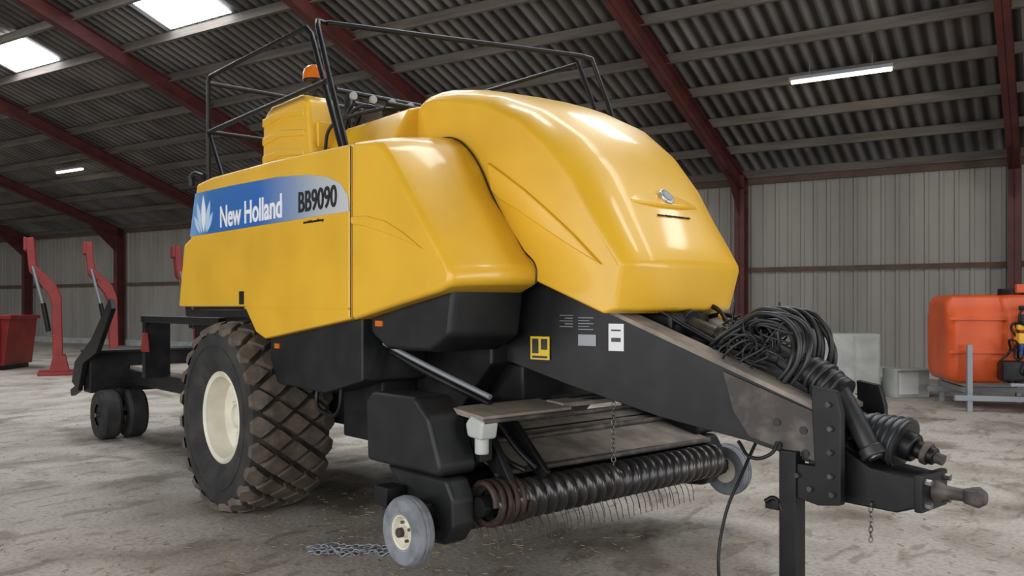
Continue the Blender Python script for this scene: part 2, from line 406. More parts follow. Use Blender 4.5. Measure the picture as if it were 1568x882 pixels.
stripe = [(-.90, 2.385), (-.77, 2.775), (0, 2.765), (.9, 2.74), (1.4, 2.70), (1.68, 2.65), (1.86, 2.585), (1.955, 2.49), (1.965, 2.40), (1.965, 2.385)]
prism('livery_stripe', stripe, -1.3145, -1.30, STRIPE, B)
text('brand_lettering', 'New Holland', -.20, .97, 2.425, .18, -1.316, WTXT, B, .020)
text('type_lettering', 'BB9090', 1.24, 1.80, 2.435, .15, -1.316, BTXT, B, .016)
text('web_lettering', 'www.bales-machinery', 1.32, 1.62, 2.345, .022, -1.313, BTXT, B, .005)
def leaf(cx, cz, ang, L, W, tag):
    pts = []
    for i in range(9):
        t = i / 8; pts.append((t * L, W * math.sin(math.pi * t)))
    for i in range(7, 0, -1):
        t = i / 8; pts.append((t * L, -W * math.sin(math.pi * t)))
    ca, sa = math.cos(ang), math.sin(ang)
    prism('leaf_' + tag, [(cx + a * ca - b * sa, cz + a * sa + b * ca) for a, b in pts], -1.318 - (.002 if tag in 'bd' else 0), -1.31, BLUELEAF if tag in 'bcde' else WTXT, B)
leaf(-.56, 2.40, math.radians(92), .34, .05, 'a')
leaf(-.60, 2.40, math.radians(112), .31, .04, 'b'); leaf(-.52, 2.40, math.radians(70), .30, .04, 'c')
leaf(-.64, 2.40, math.radians(130), .22, .03, 'd'); leaf(-.49, 2.40, math.radians(52), .22, .03, 'e')
box('panel_latch', (.20, -1.32, 1.75), (.28, -1.30, 1.86), BLK, B, .003)

# --- centre hood
top = [(1.93, 3.30), (2.0, 3.335), (2.15, 3.34), (2.4, 3.295), (2.75, 3.195), (3.06, 3.04), (3.33, 2.82), (3.54, 2.57), (3.68, 2.345), (3.80, 2.145), (3.875, 2.025), (3.885, 1.96), (3.83, 1.715), (3.74, 1.69), (3.04, 1.93), (2.6, 2.0), (1.93, 2.0)]
secs = []
for f in (-1, -.965, -.9, -.78, -.6, -.35, 0, .35, .6, .78, .9, .965, 1):
    s = []
    for i, (x, z) in enumerate(top):
        w = hw(x)
        if i < 12:
            a = top[max(0, i - 1)]; b = top[min(len(top) - 1, i + 1)]
            d = Vector((b[0] - a[0], b[1] - a[1])).normalized(); n = Vector((d.y, -d.x))
            amt = .055 * abs(f) ** 2.2 + .075 * abs(f) ** 10
            if i >= 9: amt *= .8
            if i == 0: n = Vector((0, -1))
            s.append((x + n.x * amt, f * w, z + n.y * amt))
        elif i in (12, 13):
            s.append((x - .10 * abs(f) ** 3, f * w * .97, z))
        else: s.append((x, f * w, z))
    secs.append(s)
loft('front_hood', secs, YEL, B, .03, 4, 30)
nrm = Vector((math.sin(math.radians(54)), 0, math.cos(math.radians(54))))
# raised emblem shelf: lens-shaped lip across the hood
shl = []
for j in range(13):
    u = -1 + 2 * j / 12; y = .33 * u; h = .016 * (1 - abs(u) ** 4) - .006; hl = .075 * (1 - .45 * u * u)
    q = .055 * (abs(y) / .65) ** 2.2
    R = Matrix.Rotation(math.radians(54), 3, 'Y')
    shl.append([tuple(Vector((3.632, y, 2.42)) - nrm * q + R @ Vector((a, 0, b))) for a, b in ((-hl, -.04), (-hl, h - .012), (hl * .75, h + .008), (hl, h), (hl, -.04))])
loft('emblem_shelf', shl, YEL, B, .006, 3, 30)
c0 = Vector((3.632, 0, 2.42)); cyl('emblem_badge', c0, c0 + nrm * .032, .058, CHROME, B, seg=32, bevel=.006)
c1 = c0 + nrm * .032; cyl('emblem_centre', c1, c1 + nrm * .004, .035, GALV, B, seg=24)
t = text('hood_web_lettering', 'www.bale-tractors.eu', 0, .36, 0, .022, 0, BTXT, B, 0)
t.matrix_local = Matrix.Translation((3.715, -.16, 2.298)) @ Matrix.Rotation(math.radians(90), 4, 'Z') @ Matrix.Rotation(math.radians(32), 4, 'X') @ Matrix.Diagonal((.32 / t['w'], .030, 1, 1))

# --- upper yellow body, knotter deck
box('upper_body', (-.7, -1.19, 2.0), (1.99, 1.19, 2.84), YEL, B, .03)
loft('knotter_cover', [[(x, y, z) for y, z in ((-.98, 2.8), (-.93, 2.95), (-.80, 3.14 + d), (-.66, 3.18 + d), (-.60, 3.05), (.60, 3.05), (.66, 3.18 + d), (.80, 3.14 + d), (.93, 2.95), (.98, 2.8))] for x, d in ((.50, .0), (.75, .02), (1.4, .02), (1.95, .03))], YEL, B, .02)
box('cover_latch', (1.2, -.94, 2.90), (1.3, -.90, 2.98), BLK, B, .008)
tb = [(.08, 2.85), (.10, 3.30), (.16, 3.40), (.28, 3.45), (.80, 3.45), (.90, 3.38), (.94, 3.1), (.98, 2.85)]
prism('knotter_fan_box', tb, -1.06, -.76, YEL, B, .035, 4)
for i, z in enumerate((2.96, 3.12, 3.28)):
    prism('box_rib_%d' % i, [(.11, z), (.11, z + .07), (.45, z + .09), (.86, z + .03), (.86, z - .02), (.45, z + .03)], -1.072, -1.05, YEL, B, .010, 3)
box('box_strap', (.90, -1.0, 3.0), (.97, -.80, 3.22), YEL, B, .02)
cyl('beacon_stem', (.72, -.9, 3.40), (.72, -.9, 3.58), .02, BLK, B)
cyl('beacon_base', (.72, -.9, 3.57), (.72, -.9, 3.60), .095, BLK, B, bevel=.008)
lathe('beacon_lens', [(0, .125), (.03, .122), (.06, .11), (.082, .085), (.094, .045), (.095, .0), (.0, .0)], (.72, -.9, 3.60), ORG, B, 32, 'Z')
tube('knotter_bar', [[(.9, -.8, 3.50), (.9, .8, 3.50)], [(.9, -.7, 3.0), (.9, -.7, 3.50)], [(.9, .7, 3.0), (.9, .7, 3.50)], [(1.1, -.75, 3.36), (1.1, .75, 3.36)], [(1.5, -.7, 3.30), (1.5, .7, 3.30)]], .022, BLK, B, False)
for i in range(8):
    y = -.66 + i * .19
    cyl('knotter_disc_%d' % i, (.92, y, 3.47), (.95, y, 3.47), .033, LGREY, B, seg=20, bevel=.004)
    cyl('knotter_arm_%d' % i, (.90, y, 3.10), (.90, y, 3.5), .014, STEEL, B, seg=10)
    prism('knotter_finger_%d' % i, [(.95, 3.05), (1.05, 3.30), (1.18, 3.36), (1.34, 3.30), (1.36, 3.05)], y - .02, y + .02, WORN, B, .004)
tube('knotter_hoses', [[(1.0, -.75, 3.1), (1.1, -.6, 3.36), (1.0, -.3, 3.3), (1.1, 0, 3.4)], [(.95, -.7, 3.1), (1.0, -.72, 3.36), (1.2, -.5, 3.35)], [(1.0, -.8, 3.0), (1.15, -.78, 3.3), (1.35, -.6, 3.3), (1.3, -.2, 3.35)], [(.98, -.95, 2.95), (1.08, -.95, 3.15), (1.2, -.86, 3.22), (1.5, -.72, 3.26)]], .014, BLK, B)

r = .021
tube('safety_rail', [
    [(1.66, -1.15, 2.88), (1.42, -1.15, 3.42), (1.24, -1.15, 3.86), (1.20, -1.13, 3.92), (1.18, -1.05, 3.92)],
    [(1.56, -1.13, 2.88), (1.30, -1.13, 3.42), (1.10, -1.13, 3.84), (1.05, -1.15, 3.90), (-.82, -1.15, 3.90), (-.87, -1.15, 3.86), (-.86, -1.15, 2.85)],
    [(1.20, -1.05, 3.92), (1.90, 1.05, 3.92), (1.94, 1.13, 3.90), (2.12, 1.15, 3.47), (2.36, 1.15, 2.85)],
    [(1.80, 1.10, 3.90), (1.98, 1.12, 3.47), (2.22, 1.15, 2.85)],
    [(1.80, 1.15, 3.90), (-.82, 1.15, 3.90), (-.86, 1.15, 2.85)],
    [(-.86, -1.15, 3.84), (-.86, 1.15, 3.84)],
    [(-.86, -1.15, 3.38), (1.36, -1.15, 3.42)],
    [(-.86, 1.15, 3.38), (1.9, 1.15, 3.42)],
    [(-.86, -1.15, 3.38), (-.86, 1.15, 3.38)],
    [(-.5, -1.15, 2.86), (-.86, -1.15, 3.38)],
], r, BLK, B, False)
tube('rail_hook', [[(-.86, -1.2, 2.95), (-1.0, -1.25, 2.97), (-1.02, -1.25, 2.88)]], .03, BLK, B)

# --- chassis core
prism('chassis_core', [(-1.6, .75), (-1.6, 1.9), (-.7, 2.1), (2.4, 2.1), (2.75, 1.85), (2.75, 1.35), (2.3, .9), (1.9, .75)], -.70, .70, BLK, B, .02)
prism('bale_chamber', [(-2.6, .78), (-2.6, 1.75), (-1.5, 1.85), (-1.5, .78)], -.62, .62, BLK, B, .02)
for sy, tg in ((1, 'right'), (-1, 'left')):
    prism('side_skirt_' + tg, [(.62, 1.20), (.62, 1.52), (2.02, 1.66), (2.02, 1.22), (1.5, 1.10), (.75, 1.12)], -1.24 * sy, -.70 * sy, PLA, B, .015)
    prism('fender_' + tg, [(-1.1, 1.70), (.32, 1.70), (.62, 1.50), (.62, 1.46), (.28, 1.64), (-1.1, 1.64)], -1.28 * sy, -.70 * sy, BLK, B, .005)
    prism('front_bin_' + tg, [(2.05, 1.55), (2.25, 1.45), (2.75, 1.45), (2.95, 1.55), (3.0, 1.86), (2.05, 1.80)], -1.20 * sy, -.62 * sy, PLA, B, .04, 4)
    box('side_leg_' + tg, (1.35, -1.0 * sy, .75), (1.9, -.7 * sy, 1.5), BLK, B, .02)
    box('reflector_' + tg, (.72, -1.255 * sy, 1.40), (.79, -1.235 * sy, 1.44), ORG, B, .003)
    box('reflector_front_' + tg, (2.14, -1.215 * sy, 1.60), (2.22, -1.19 * sy, 1.64), ORG, B, .003)
    up = [(2.30, .74), (2.28, 1.12), (2.36, 1.19), (2.84, 1.19), (2.98, 1.08), (3.10, .80), (3.08, .74)]
    prism('pickup_cover_' + tg, up, -1.38 * sy, -1.10 * sy, PLA, B, .035, 4)
    lw = [(2.45, .73), (3.10, .73), (3.17, .62), (3.17, .45), (3.08, .34), (2.90, .32), (2.78, .42), (2.62, .62)]
    prism('pickup_end_' + tg, lw, -1.34 * sy, -1.17 * sy, PLA, B, .03, 4)
box('cover_block', (2.98, -1.1, .80), (3.12, -1.0, 1.0), BLK, B, .01)
tube('side_arm', [[(2.05, -1.08, 1.48), (2.4, -1.02, 1.36), (3.0, -.92, 1.17)]], .018, GALV, B)
tube('side_arm_lower', [[(2.05, -1.02, 1.42), (2.4, -.98, 1.30), (2.95, -.88, 1.12)]], .024, BLK, B)
tube('step_handle', [[(1.3, -1.18, 1.15), (1.32, -1.2, 1.0), (1.42, -1.2, .95), (1.62, -1.2, .97), (1.68, -1.2, 1.15)]], .016, BLK, B)
box('intake_ram', (2.4, -.55, 1.1), (2.9, .5, 1.35), BLK, B, .03)

# --- pickup
PIT = .088
bm = bmesh.new(); ny, nt_ = 26 * 10, 40; G = []
for i in range(ny + 1):
    y = -1.12 + 2.28 * i / ny; row = []
    for j in range(nt_):
        th = 2 * math.pi * j / nt_
        ph = ((y / PIT) + th / (2 * math.pi) * (1 if y < 0 else -1)) % 1.0
        k = max(0.0, 1 - abs(ph - .5) / .38)
        rr = .092 + .032 * min(1, k * 1.9)
        row.append(bm.verts.new((3.2 + rr * math.cos(th), y, .56 + rr * math.sin(th))))
    G.append(row)
for i in range(ny):
    for j in range(nt_): bm.faces.new((G[i][j], G[i][(j + 1) % nt_], G[i + 1][(j + 1) % nt_], G[i + 1][j]))
finish(bm, 'crop_roller', ROLL, B, smooth=60)
pts = []
for i in range(5 * 16 + 1):
    a = 2 * math.pi * i / 16; pts.append((3.19 + .125 * math.cos(a), -1.14 + .055 * i / 16, .57 + .125 * math.sin(a)))
tube('roller_coil', [pts], .020, RUST, B, False)
cyl('roller_core', (3.2, -1.18, .56), (3.2, 1.2, .56), .06, BLK, B)
loft('wind_guard', [[(2.40, y, .90), (2.95, y, .77), (3.13, y, .72), (3.13, y, .705), (2.95, y, .75), (2.40, y, .88)] for y in (-.92, 0, 1.16)], DUST, B)
tube('guard_edge', [[(3.13, -.98, .72), (3.13, 1.18, .70)], [(2.75, -.8, .84), (2.75, 1.15, .84)], [(2.45, -.6, .91), (2.45, 1.18, .91)]], .02, WORN, B, False)
cyl('pickup_reel', (2.85, -1.1, .50), (2.85, 1.1, .50), .17, BLK, B)
box('pickup_back', (2.3, -1.1, .5), (2.6, 1.15, .86), BLK, B, .02)
tn = []
for i in range(34):
    y = -1.05 + i * .064
    tn.append([(3.0, y, .42), (3.06, y + .004, .34), (3.08 + .02 * random.random(), y + random.uniform(-.01, .01), .24)])
    if i % 2: tn.append([(2.80, y, .36), (2.84, y, .28), (2.86, y, .20)])
tube('pickup_tines', tn, .003, WORN, B)
prism('step_plate', [(2.90, 1.085), (3.22, 1.055), (3.22, 1.09), (2.90, 1.12)], -1.16, -.42, DUST, B, .006)
prism('step_tongue', [(3.0, 1.09), (3.16, 1.08), (3.16, 1.11), (3.0, 1.12)], -.44, .06, DUST, B, .006)
tube('step_rim', [[(3.23, -1.16, 1.06), (3.23, -.42, 1.06)]], .014, WORN, B, False)
cyl('lamp_body', (3.16, -1.12, .86), (3.16, -1.12, 1.02), .042, LGREY, B, bevel=.01)
prism('lamp_cap', [(3.09, .96), (3.22, .95), (3.24, 1.06), (3.12, 1.09), (3.07, 1.04)], -1.18, -1.05, LGREY, B, .02)
prism('lift_arm', [(2.6, 1.0), (3.05, .98), (3.32, .60), (3.24, .56), (2.95, .86), (2.6, .90)], -.98, -.93, BLK, B, .008)
prism('lift_arm_inner', [(2.6, 1.02), (3.0, 1.0), (3.30, .72), (3.24, .66), (2.92, .88), (2.6, .92)], -.72, -.68, BLK, B, .008)
tube('lift_links', [[(3.05, -1.0, 1.02), (3.12, -.9, .80), (3.25, -.85, .74)], [(2.95, -.85, 1.05), (3.1, -.8, .86), (3.24, -.75, .74)], [(2.6, -.3, .98), (3.0, -.25, 1.1), (3.2, .05, 1.12), (3.2, .3, 1.02)]], .018, BLK, B)
def chain(name, pts, parent, r=.012, L=.035, m=STEEL):
    paths = []; P = [Vector(p) for p in pts]; k = 0
    for a, b in zip(P[:-1], P[1:]):
        d = (b - a); n = max(1, int(d.length / (L * .75))); dn = d.normalized()
        sd = dn.orthogonal().normalized()
        for i in range(n):
            c = a + d * (i + .5) / n; s2 = sd if k % 2 else dn.cross(sd); k += 1
            loop = []
            for q in range(9):
                t = 2 * math.pi * q / 8
                loop.append(tuple(c + dn * (L * .5 * math.cos(t)) + s2 * (r * math.sin(t))))
            paths.append(loop)
    return tube(name, paths, r * .32, m, parent, False)
chain('hanging_chain', [(3.2, .0, 1.12), (3.2, 0, .62)], B, .014, .04)

def gwheel(x, y, tag, s):
    z = .43
    pr = [(.10, -.05), (.15, -.062), (.185, -.055), (.200, -.035), (.203, -.02), (.198, -.017), (.198, -.011), (.205, -.008), (.205, .008), (.198, .011), (.198, .017), (.203, .02), (.200, .035), (.185, .055), (.15, .062), (.10, .05)]
    lathe('gauge_tire_' + tag, pr, (x, y, z), GREYRUB, B, 48)
    lathe('gauge_rim_' + tag, [(0, .045 * s), (.03, .045 * s), (.035, .02 * s), (.07, .015 * s), (.09, .045 * s), (.108, .052 * s), (.108, -.05 * s), (0, -.05 * s)], (x, y, z), CREAM, B, 32)
    cyl('gauge_hub_' + tag, (x, y + s * .02, z), (x, y + s * .075, z), .028, WORN, B, bevel=.005)
    for i in range(4):
        a = i * math.pi / 2 + .4
        cyl('gauge_nut_%s_%d' % (tag, i), (x + .055 * math.cos(a), y + s * .015, z + .055 * math.sin(a)), (x + .055 * math.cos(a), y + s * .035, z + .055 * math.sin(a)), .01, STEEL, B, seg=6)
gwheel(2.95, -1.50, 'right', -1); gwheel(3.10, 1.48, 'left', 1)
box('gauge_arm_right', (2.60, -1.46, .50), (3.0, -1.36, .58), BLK, B, .008)
cyl('gauge_axle_right', (2.95, -1.45, .43), (2.95, -1.20, .43), .025, BLK, B)
box('gauge_strut_right', (2.90, -1.40, .40), (3.0, -1.34, .56), BLK, B, .008)
box('gauge_arm_left', (2.7, 1.36, .44), (3.15, 1.42, .52), BLK, B, .008)
cyl('gauge_axle_left', (3.1, 1.2, .43), (3.1, 1.45, .43), .025, BLK, B)
box('gauge_block', (2.58, -1.50, .52), (2.72, -1.36, .64), BLK, B, .01)

# --- drawbar
def yb(x, y):
    s = -1 if y < 0 else 1
    k = max(0.0, min(1.0, (x - 2.9) / 1.95))
    return s * (.56 - .34 * k) + (y - s)
side = [(2.35, 1.95), (2.92, 1.955), (4.84, 1.185), (4.84, .905), (4.45, 1.00), (3.9, 1.09), (3.26, 1.24), (2.8, 1.36), (2.35, 1.40)]
for s, tg in ((-1, 'right'), (1, 'left')):
    prism('drawbar_plate_' + tg, side, s * 1.0, s * .96, BLK, B, .004, yf=yb)
    def fy(x, w): return s * (w - .34 * max(0, (x - 2.9) / 1.95))
    loft('drawbar_flange_' + tg, [[(x, fy(x, .59), z + .022), (x, fy(x, .44), z + .022), (x, fy(x, .44), z - .004), (x, fy(x, .59), z - .004)] for x, z in ((2.92, 1.962), (3.55, 1.71))], [BLK], B)
    loft('drawbar_dusty_flange_' + tg, [[(x, fy(x, .59), z + .022), (x, fy(x, .42), z + .022), (x, fy(x, .42), z - .004), (x, fy(x, .59), z - .004)] for x, z in ((3.55, 1.71), (4.2, 1.449), (4.84, 1.192))], [DUST], B)
    worn = [(4.30, 1.375), (4.845, 1.17), (4.845, .925), (4.45, 1.03), (4.36, 1.16)]
    prism('drawbar_worn_end_' + tg, worn, s * 1.012, s * .99, WORN, B, yf=yb)
loft('drawbar_floor', [[(x, -w, z), (x, w, z), (x, w, z + .03), (x, -w, z + .03)] for x, z, w in ((3.3, 1.26, .44), (4.0, 1.12, .34), (4.8, .96, .18))], BLK, B)
for i, (x, z) in enumerate(((4.60, 1.12), (4.74, 1.09), (4.61, 1.0), (4.75, .97))):
    yy = yb(x, -1.0); cyl('end_hole_%d' % i, (x, yy - .016, z), (x, yy + .02, z), .022, BTXT, B, seg=20)
def pdecal(name, x0, x1, z0, z1, m, off=.004):
    prism(name, [(x0, z0), (x1, z0), (x1, z1), (x0, z1)], -1 - off, -1.0, m, B, yf=yb)
pdecal('warning_decal', 2.97, 3.12, 1.39, 1.54, YDEC)
pdecal('warning_picture', 2.985, 3.035, 1.43, 1.525, BTXT, .006); pdecal('warning_picture_2', 3.055, 3.105, 1.455, 1.525, BTXT, .006); pdecal('warning_picture_3', 2.985, 3.105, 1.40, 1.415, BTXT, .006)
pdecal('paper_label', 3.56, 3.665, 1.465, 1.63, WHT); pdecal('label_mark', 3.58, 3.645, 1.52, 1.545, BTXT, .006)
pdecal('paper_label_mark', 3.58, 3.645, 1.585, 1.595, BTXT, .006)
pdecal('plate_label', 3.34, 3.47, 1.49, 1.56, GALV)
for i in range(5):
    pdecal('stencil_%d' % i, 3.20 + .04 * (i % 2), 3.30, 1.605 + .018 * i, 1.609 + .018 * i, GALV)
    pdecal('stencil_b%d' % i, 3.34, 3.45 - .03 * (i % 2), 1.59 + .018 * i, 1.594 + .018 * i, GALV)
prism('head_bracket_right', [(4.80, 1.33), (4.93, 1.31), (4.96, 1.20), (4.96, .74), (4.84, .72), (4.72, .74), (4.66, .86), (4.68, .92), (4.82, .92)], -.285, -.235, BLK, B, .006)
prism('head_bracket_left', [(4.80, 1.33), (4.93, 1.31), (4.96, 1.20), (4.96, .74), (4.84, .72), (4.82, .92)], .2, .24, BLK, B, .006)
for i, (x, z) in enumerate(((4.90, 1.24), (4.91, 1.12), (4.91, 1.0), (4.91, .88), (4.80, .80), (4.92, .79), (4.73, .86))):
    cyl('bolt_%d' % i, (x, -.305, z), (x, -.28, z), .014, WORN, B, seg=6)
box('head_cross', (4.76, -.24, .80), (4.86, .22, 1.18), BLK, B, .01)
prism('tongue_box', [(4.86, 1.03), (5.05, .93), (5.28, .905), (5.30, .77), (5.18, .725), (4.86, .73)], -.16, .12, BLK, B, .01)
box('tongue_flange', (5.27, -.17, .745), (5.31, .13, .925), BLK, B, .008)
for i, (y, z) in enumerate(((-.13, .78), (-.13, .89), (.09, .78), (.09, .89))):
    cyl('flange_bolt_%d' % i, (5.30, y, z), (5.34, y, z), .017, STEEL, B, seg=6)
lathe('hitch_neck', [(0, 0), (.055, 0), (.05, .03), (.034, .06), (.030, .13), (.034, .16), (.045, .18), (.05, .21), (.03, .24), (0, .25)], (5.30, -.02, .835), WORN, B, 24, 'X')
cyl('hitch_eye', (5.49, -.02, .80), (5.49, -.02, .87), .052, WORN, B, bevel=.015)
box('stand_leg', (4.625, -.30, .05), (4.725, -.20, .98), BLK, B, .008)
box('stand_foot', (4.56, -.38, 0.0), (4.79, -.12, .05), BLK, B, .01)
box('stand_tab', (4.55, -.31, .66), (4.63, -.28, .71), BLK, B, .005)
tube('stand_pin', [[(4.56, -.33, .70), (4.60, -.30, .72), (4.64, -.29, .66)]], .012, BLK, B)
chain('pin_chain', [(5.06, -.17, .76), (5.06, -.17, .56)], B, .010, .03)

# --- driveline
box('gearbox', (3.45, -.2, 1.42), (3.85, .2, 1.70), BLK, B, .04)
cyl('drive_shaft', (3.75, .0, 1.64), (4.45, .0, 1.45), .055, SHAFT, B)
cyl('shaft_cover', (4.05, .0, 1.56), (4.35, .0, 1.48), .08, BLK, B, bevel=.01)
cyl('shaft_flange', (3.80, .0, 1.625), (3.84, .0, 1.615), .10, BLK, B, bevel=.008)
cyl('pto_tube_upper', (4.42, -.02, 1.47), (4.72, -.05, 1.36), .075, SHAFT, B, bevel=.01)
for i in range(5):
    t = i / 5; c = Vector((4.66, -.05, 1.385)).lerp(Vector((4.86, -.06, 1.27)), t); d = Vector((.2, -.01, -.115)).normalized()
    cyl('boot_ring_%d' % i, c, c + d * .02, .108 - .008 * abs(i - 2), SHAFT, B, bevel=.006)
    cyl('boot_gap_%d' % i, c + d * .02, c + d * .046, .092, BLK, B)
cyl('pto_tube_lower', (4.84, -.06, 1.29), (5.04, -.1, .99), .052, SHAFT, B)
cyl('pto_tube_end', (5.02, -.096, 1.02), (5.05, -.102, .975), .065, SHAFT, B, bevel=.008)
cyl('pto_bore', (5.045, -.101, .983), (5.054, -.103, .969), .038, STEEL, B)
pc = Vector((4.82, .06, 1.13)); pd = Vector((.40, -.02, -.12)).normalized()
cyl('guard_neck', pc, pc + pd * .14, .07, SHAFT, B)
cyl('guard_cone', pc + pd * .12, pc + pd * .33, .085, SHAFT, B, r2=.135)
cyl('guard_mouth', pc + pd * .328, pc + pd * .334, .118, BTXT, B)
for i in range(5):
    cyl('guard_rib_%d' % i, pc + pd * (.14 + i * .04), pc + pd * (.155 + i * .04), .097 + i * .010, SHAFT, B, bevel=.004)
cyl('wide_angle_joint', pc + pd * .30, pc + pd * .39, .075, BLK, B, bevel=.015)
cyl('yoke', pc + pd * .39, pc + pd * .49, .045, BLK, B, bevel=.01)
cyl('yoke_collar', pc + pd * .43, pc + pd * .46, .058, WORN, B, bevel=.006)
cyl('spline_end', pc + pd * .49, pc + pd * .53, .028, WORN, B)
hs = []
for i in range(19):
    y = -.17 + .018 * i; h = random.uniform(-.08, .04); a = random.uniform(-.05, .05)
    hs.append([(4.02 + a, y * .8, 1.42), (4.14 + a, y + random.uniform(-.03, .03), 1.53 + h), (4.28 + a, y * .8, 1.63 + h), (4.46 + a, y + random.uniform(-.03, .03), 1.685 + h), (4.61 + a, y * .8 + random.uniform(-.03, .03), 1.62 + h), (4.655 + a, y, 1.46 + h), (4.55 + a, y, 1.30)])
tube('hydraulic_hoses', hs, .014, HOSE, B)
hs = []
for i in range(34):
    p = Vector((random.uniform(4.10, 4.56), random.uniform(-.18, .10), random.uniform(1.40, 1.60)))
    hs.append([tuple(p + Vector((random.uniform(-.13, .13), random.uniform(-.08, .08), random.uniform(-.10, .10)))) for _ in range(5)])
tube('electric_cables', hs, .0065, HOSE, B)
tube('hose_stand', [[(4.2, -.1, 1.60), (4.22, -.1, 1.76)], [(4.42, .05, 1.68), (4.42, .05, 1.76)]], .007, BLK, B)
tube('hood_hoses', [[(3.5, -.25, 1.66), (3.7, -.22, 1.72), (3.9, -.15, 1.62), (4.15, -.12, 1.5)], [(3.5, .2, 1.68), (3.8, .25, 1.74), (4.0, .18, 1.62), (4.2, .1, 1.5)], [(3.55, .3, 1.6), (3.9, .3, 1.68), (4.15, .2, 1.55)]], .016, BLK, B)
tube('yellow_grips', [[(3.9, .22, 1.68), (3.97, .2, 1.64)]], .016, YEL, B)
box('coupler_block', (4.5, -.12, 1.32), (4.66, .12, 1.46), BLK, B, .015)
prism('hose_bracket', [(4.15, 1.35), (4.7, 1.18), (4.7, 1.30), (4.5, 1.42), (4.2, 1.5)], -.14, -.12, BLK, B, .004)
tube('loose_hose', [[(4.35, .0, 1.05), (4.15, .1, .75), (4.05, .05, .45), (4.08, -.05, .12), (4.2, -.15, .02), (4.45, -.45, .015), (4.5, -.6, .015)]], .010, PLA, B)
tube('tongue_hose', [[(4.4, -.33, 1.0), (4.5, -.36, .93), (4.6, -.33, .96), (4.62, -.3, 1.02)]], .010, PLA, B)

# --- rear bale chute with castor wheels
box('chute_beam', (-5.15, -1.12, .60), (-4.85, 1.12, 1.14), BLK, B, .02)
box('chute_beam_rail', (-5.2, -1.14, 1.12), (-4.78, 1.14, 1.16), BLK, B, .01)
box('chute_platform', (-4.9, -.62, .86), (-2.5, .62, .94), DUST, B, .01)
for sy in (-1, 1):
    tg = 'right' if sy < 0 else 'left'
    box('chute_rail_' + tg, (-4.9, sy * .70, .72), (-1.6, sy * .62, .90), BLK, B, .01)
    prism('chute_wing_' + tg, [(-5.40, .72), (-5.25, 1.0), (-4.5, 1.32), (-3.75, 1.83), (-3.68, 1.70), (-4.3, 1.15), (-4.85, 1.0), (-5.1, .62)], sy * 1.20, sy * 1.14, BLK, B, .008)
    for dy in (.62, .94):
        yy = sy * dy
        lathe('castor_tire_%s_%d' % (tg, int(dy * 100)), [(.14, -.11), (.22, -.135), (.29, -.12), (.32, -.08), (.322, 0), (.32, .08), (.29, .12), (.22, .135), (.14, .11)], (-4.76, yy, .322), RUB, B, 40)
        cyl('castor_rim_%s_%d' % (tg, int(dy * 100)), (-4.76, yy - .09, .322), (-4.76, yy + .09, .322), .15, PLA, B)
    box('castor_fork_' + tg, (-4.9, sy * .80 - .05, .40), (-4.65, sy * .80 + .05, .66), BLK, B, .01)
    cyl('castor_axle_' + tg, (-4.76, sy * .5, .322), (-4.76, sy * 1.08, .322), .03, STEEL, B)
    box('tension_arm_' + tg, (-3.5, sy * .92, 1.54), (-1.2, sy * .84, 1.62), BLK, B, .01)
    box('tension_post_' + tg, (-3.45, sy * .92, .88), (-3.35, sy * .62, 1.6), BLK, B, .01)
prism('chute_tail', [(-5.55, .60), (-5.15, .72), (-5.15, .62), (-5.5, .52)], -1.18, -1.12, BLK, B, .005)
prism('warning_tip', [(-3.35, 1.20), (-3.15, 1.20), (-3.22, 1.42), (-3.28, 1.42)], -.97, -.93, RED, B, .004)

CP = empty('chain_pile', (-1.12, 5.95, 0))
for i in range(4):
    x0 = -.30 + random.uniform(-.03, .03)
    pts = [(x0 + .09 * j, random.uniform(-.07, .07) + (.03 * i - .05), .015 + .01 * i) for j in range(8)]
    chain('links_%d' % i, pts, CP, .018, .055, GALV)

bm = bmesh.new()
for i in range(2200):
    if i < 700: x, y = random.gauss(-1.2, 1.3), random.gauss(5.6, 1.0)
    else: x, y = random.uniform(-9, 8), random.uniform(3.0, 15)
    a = random.uniform(0, math.pi); L = random.uniform(.008, .035); w = random.uniform(.001, .003)
    if random.random() < .25: L, w = random.uniform(.004, .010), random.uniform(.004, .008)
    ca, sa = math.cos(a), math.sin(a); z = .004
    v = [bm.verts.new((x + u * L * ca - q * w * sa, y + u * L * sa + q * w * ca, z + h)) for h in (0, .004) for u, q in ((-1, -1), (1, -1), (1, 1), (-1, 1))]
    for f in ((4, 5, 6, 7), (0, 1, 5, 4), (1, 2, 6, 5), (2, 3, 7, 6), (3, 0, 4, 7)): bm.faces.new([v[k] for k in f])
finish(bm, 'straw_debris', STRAW, smooth=0)

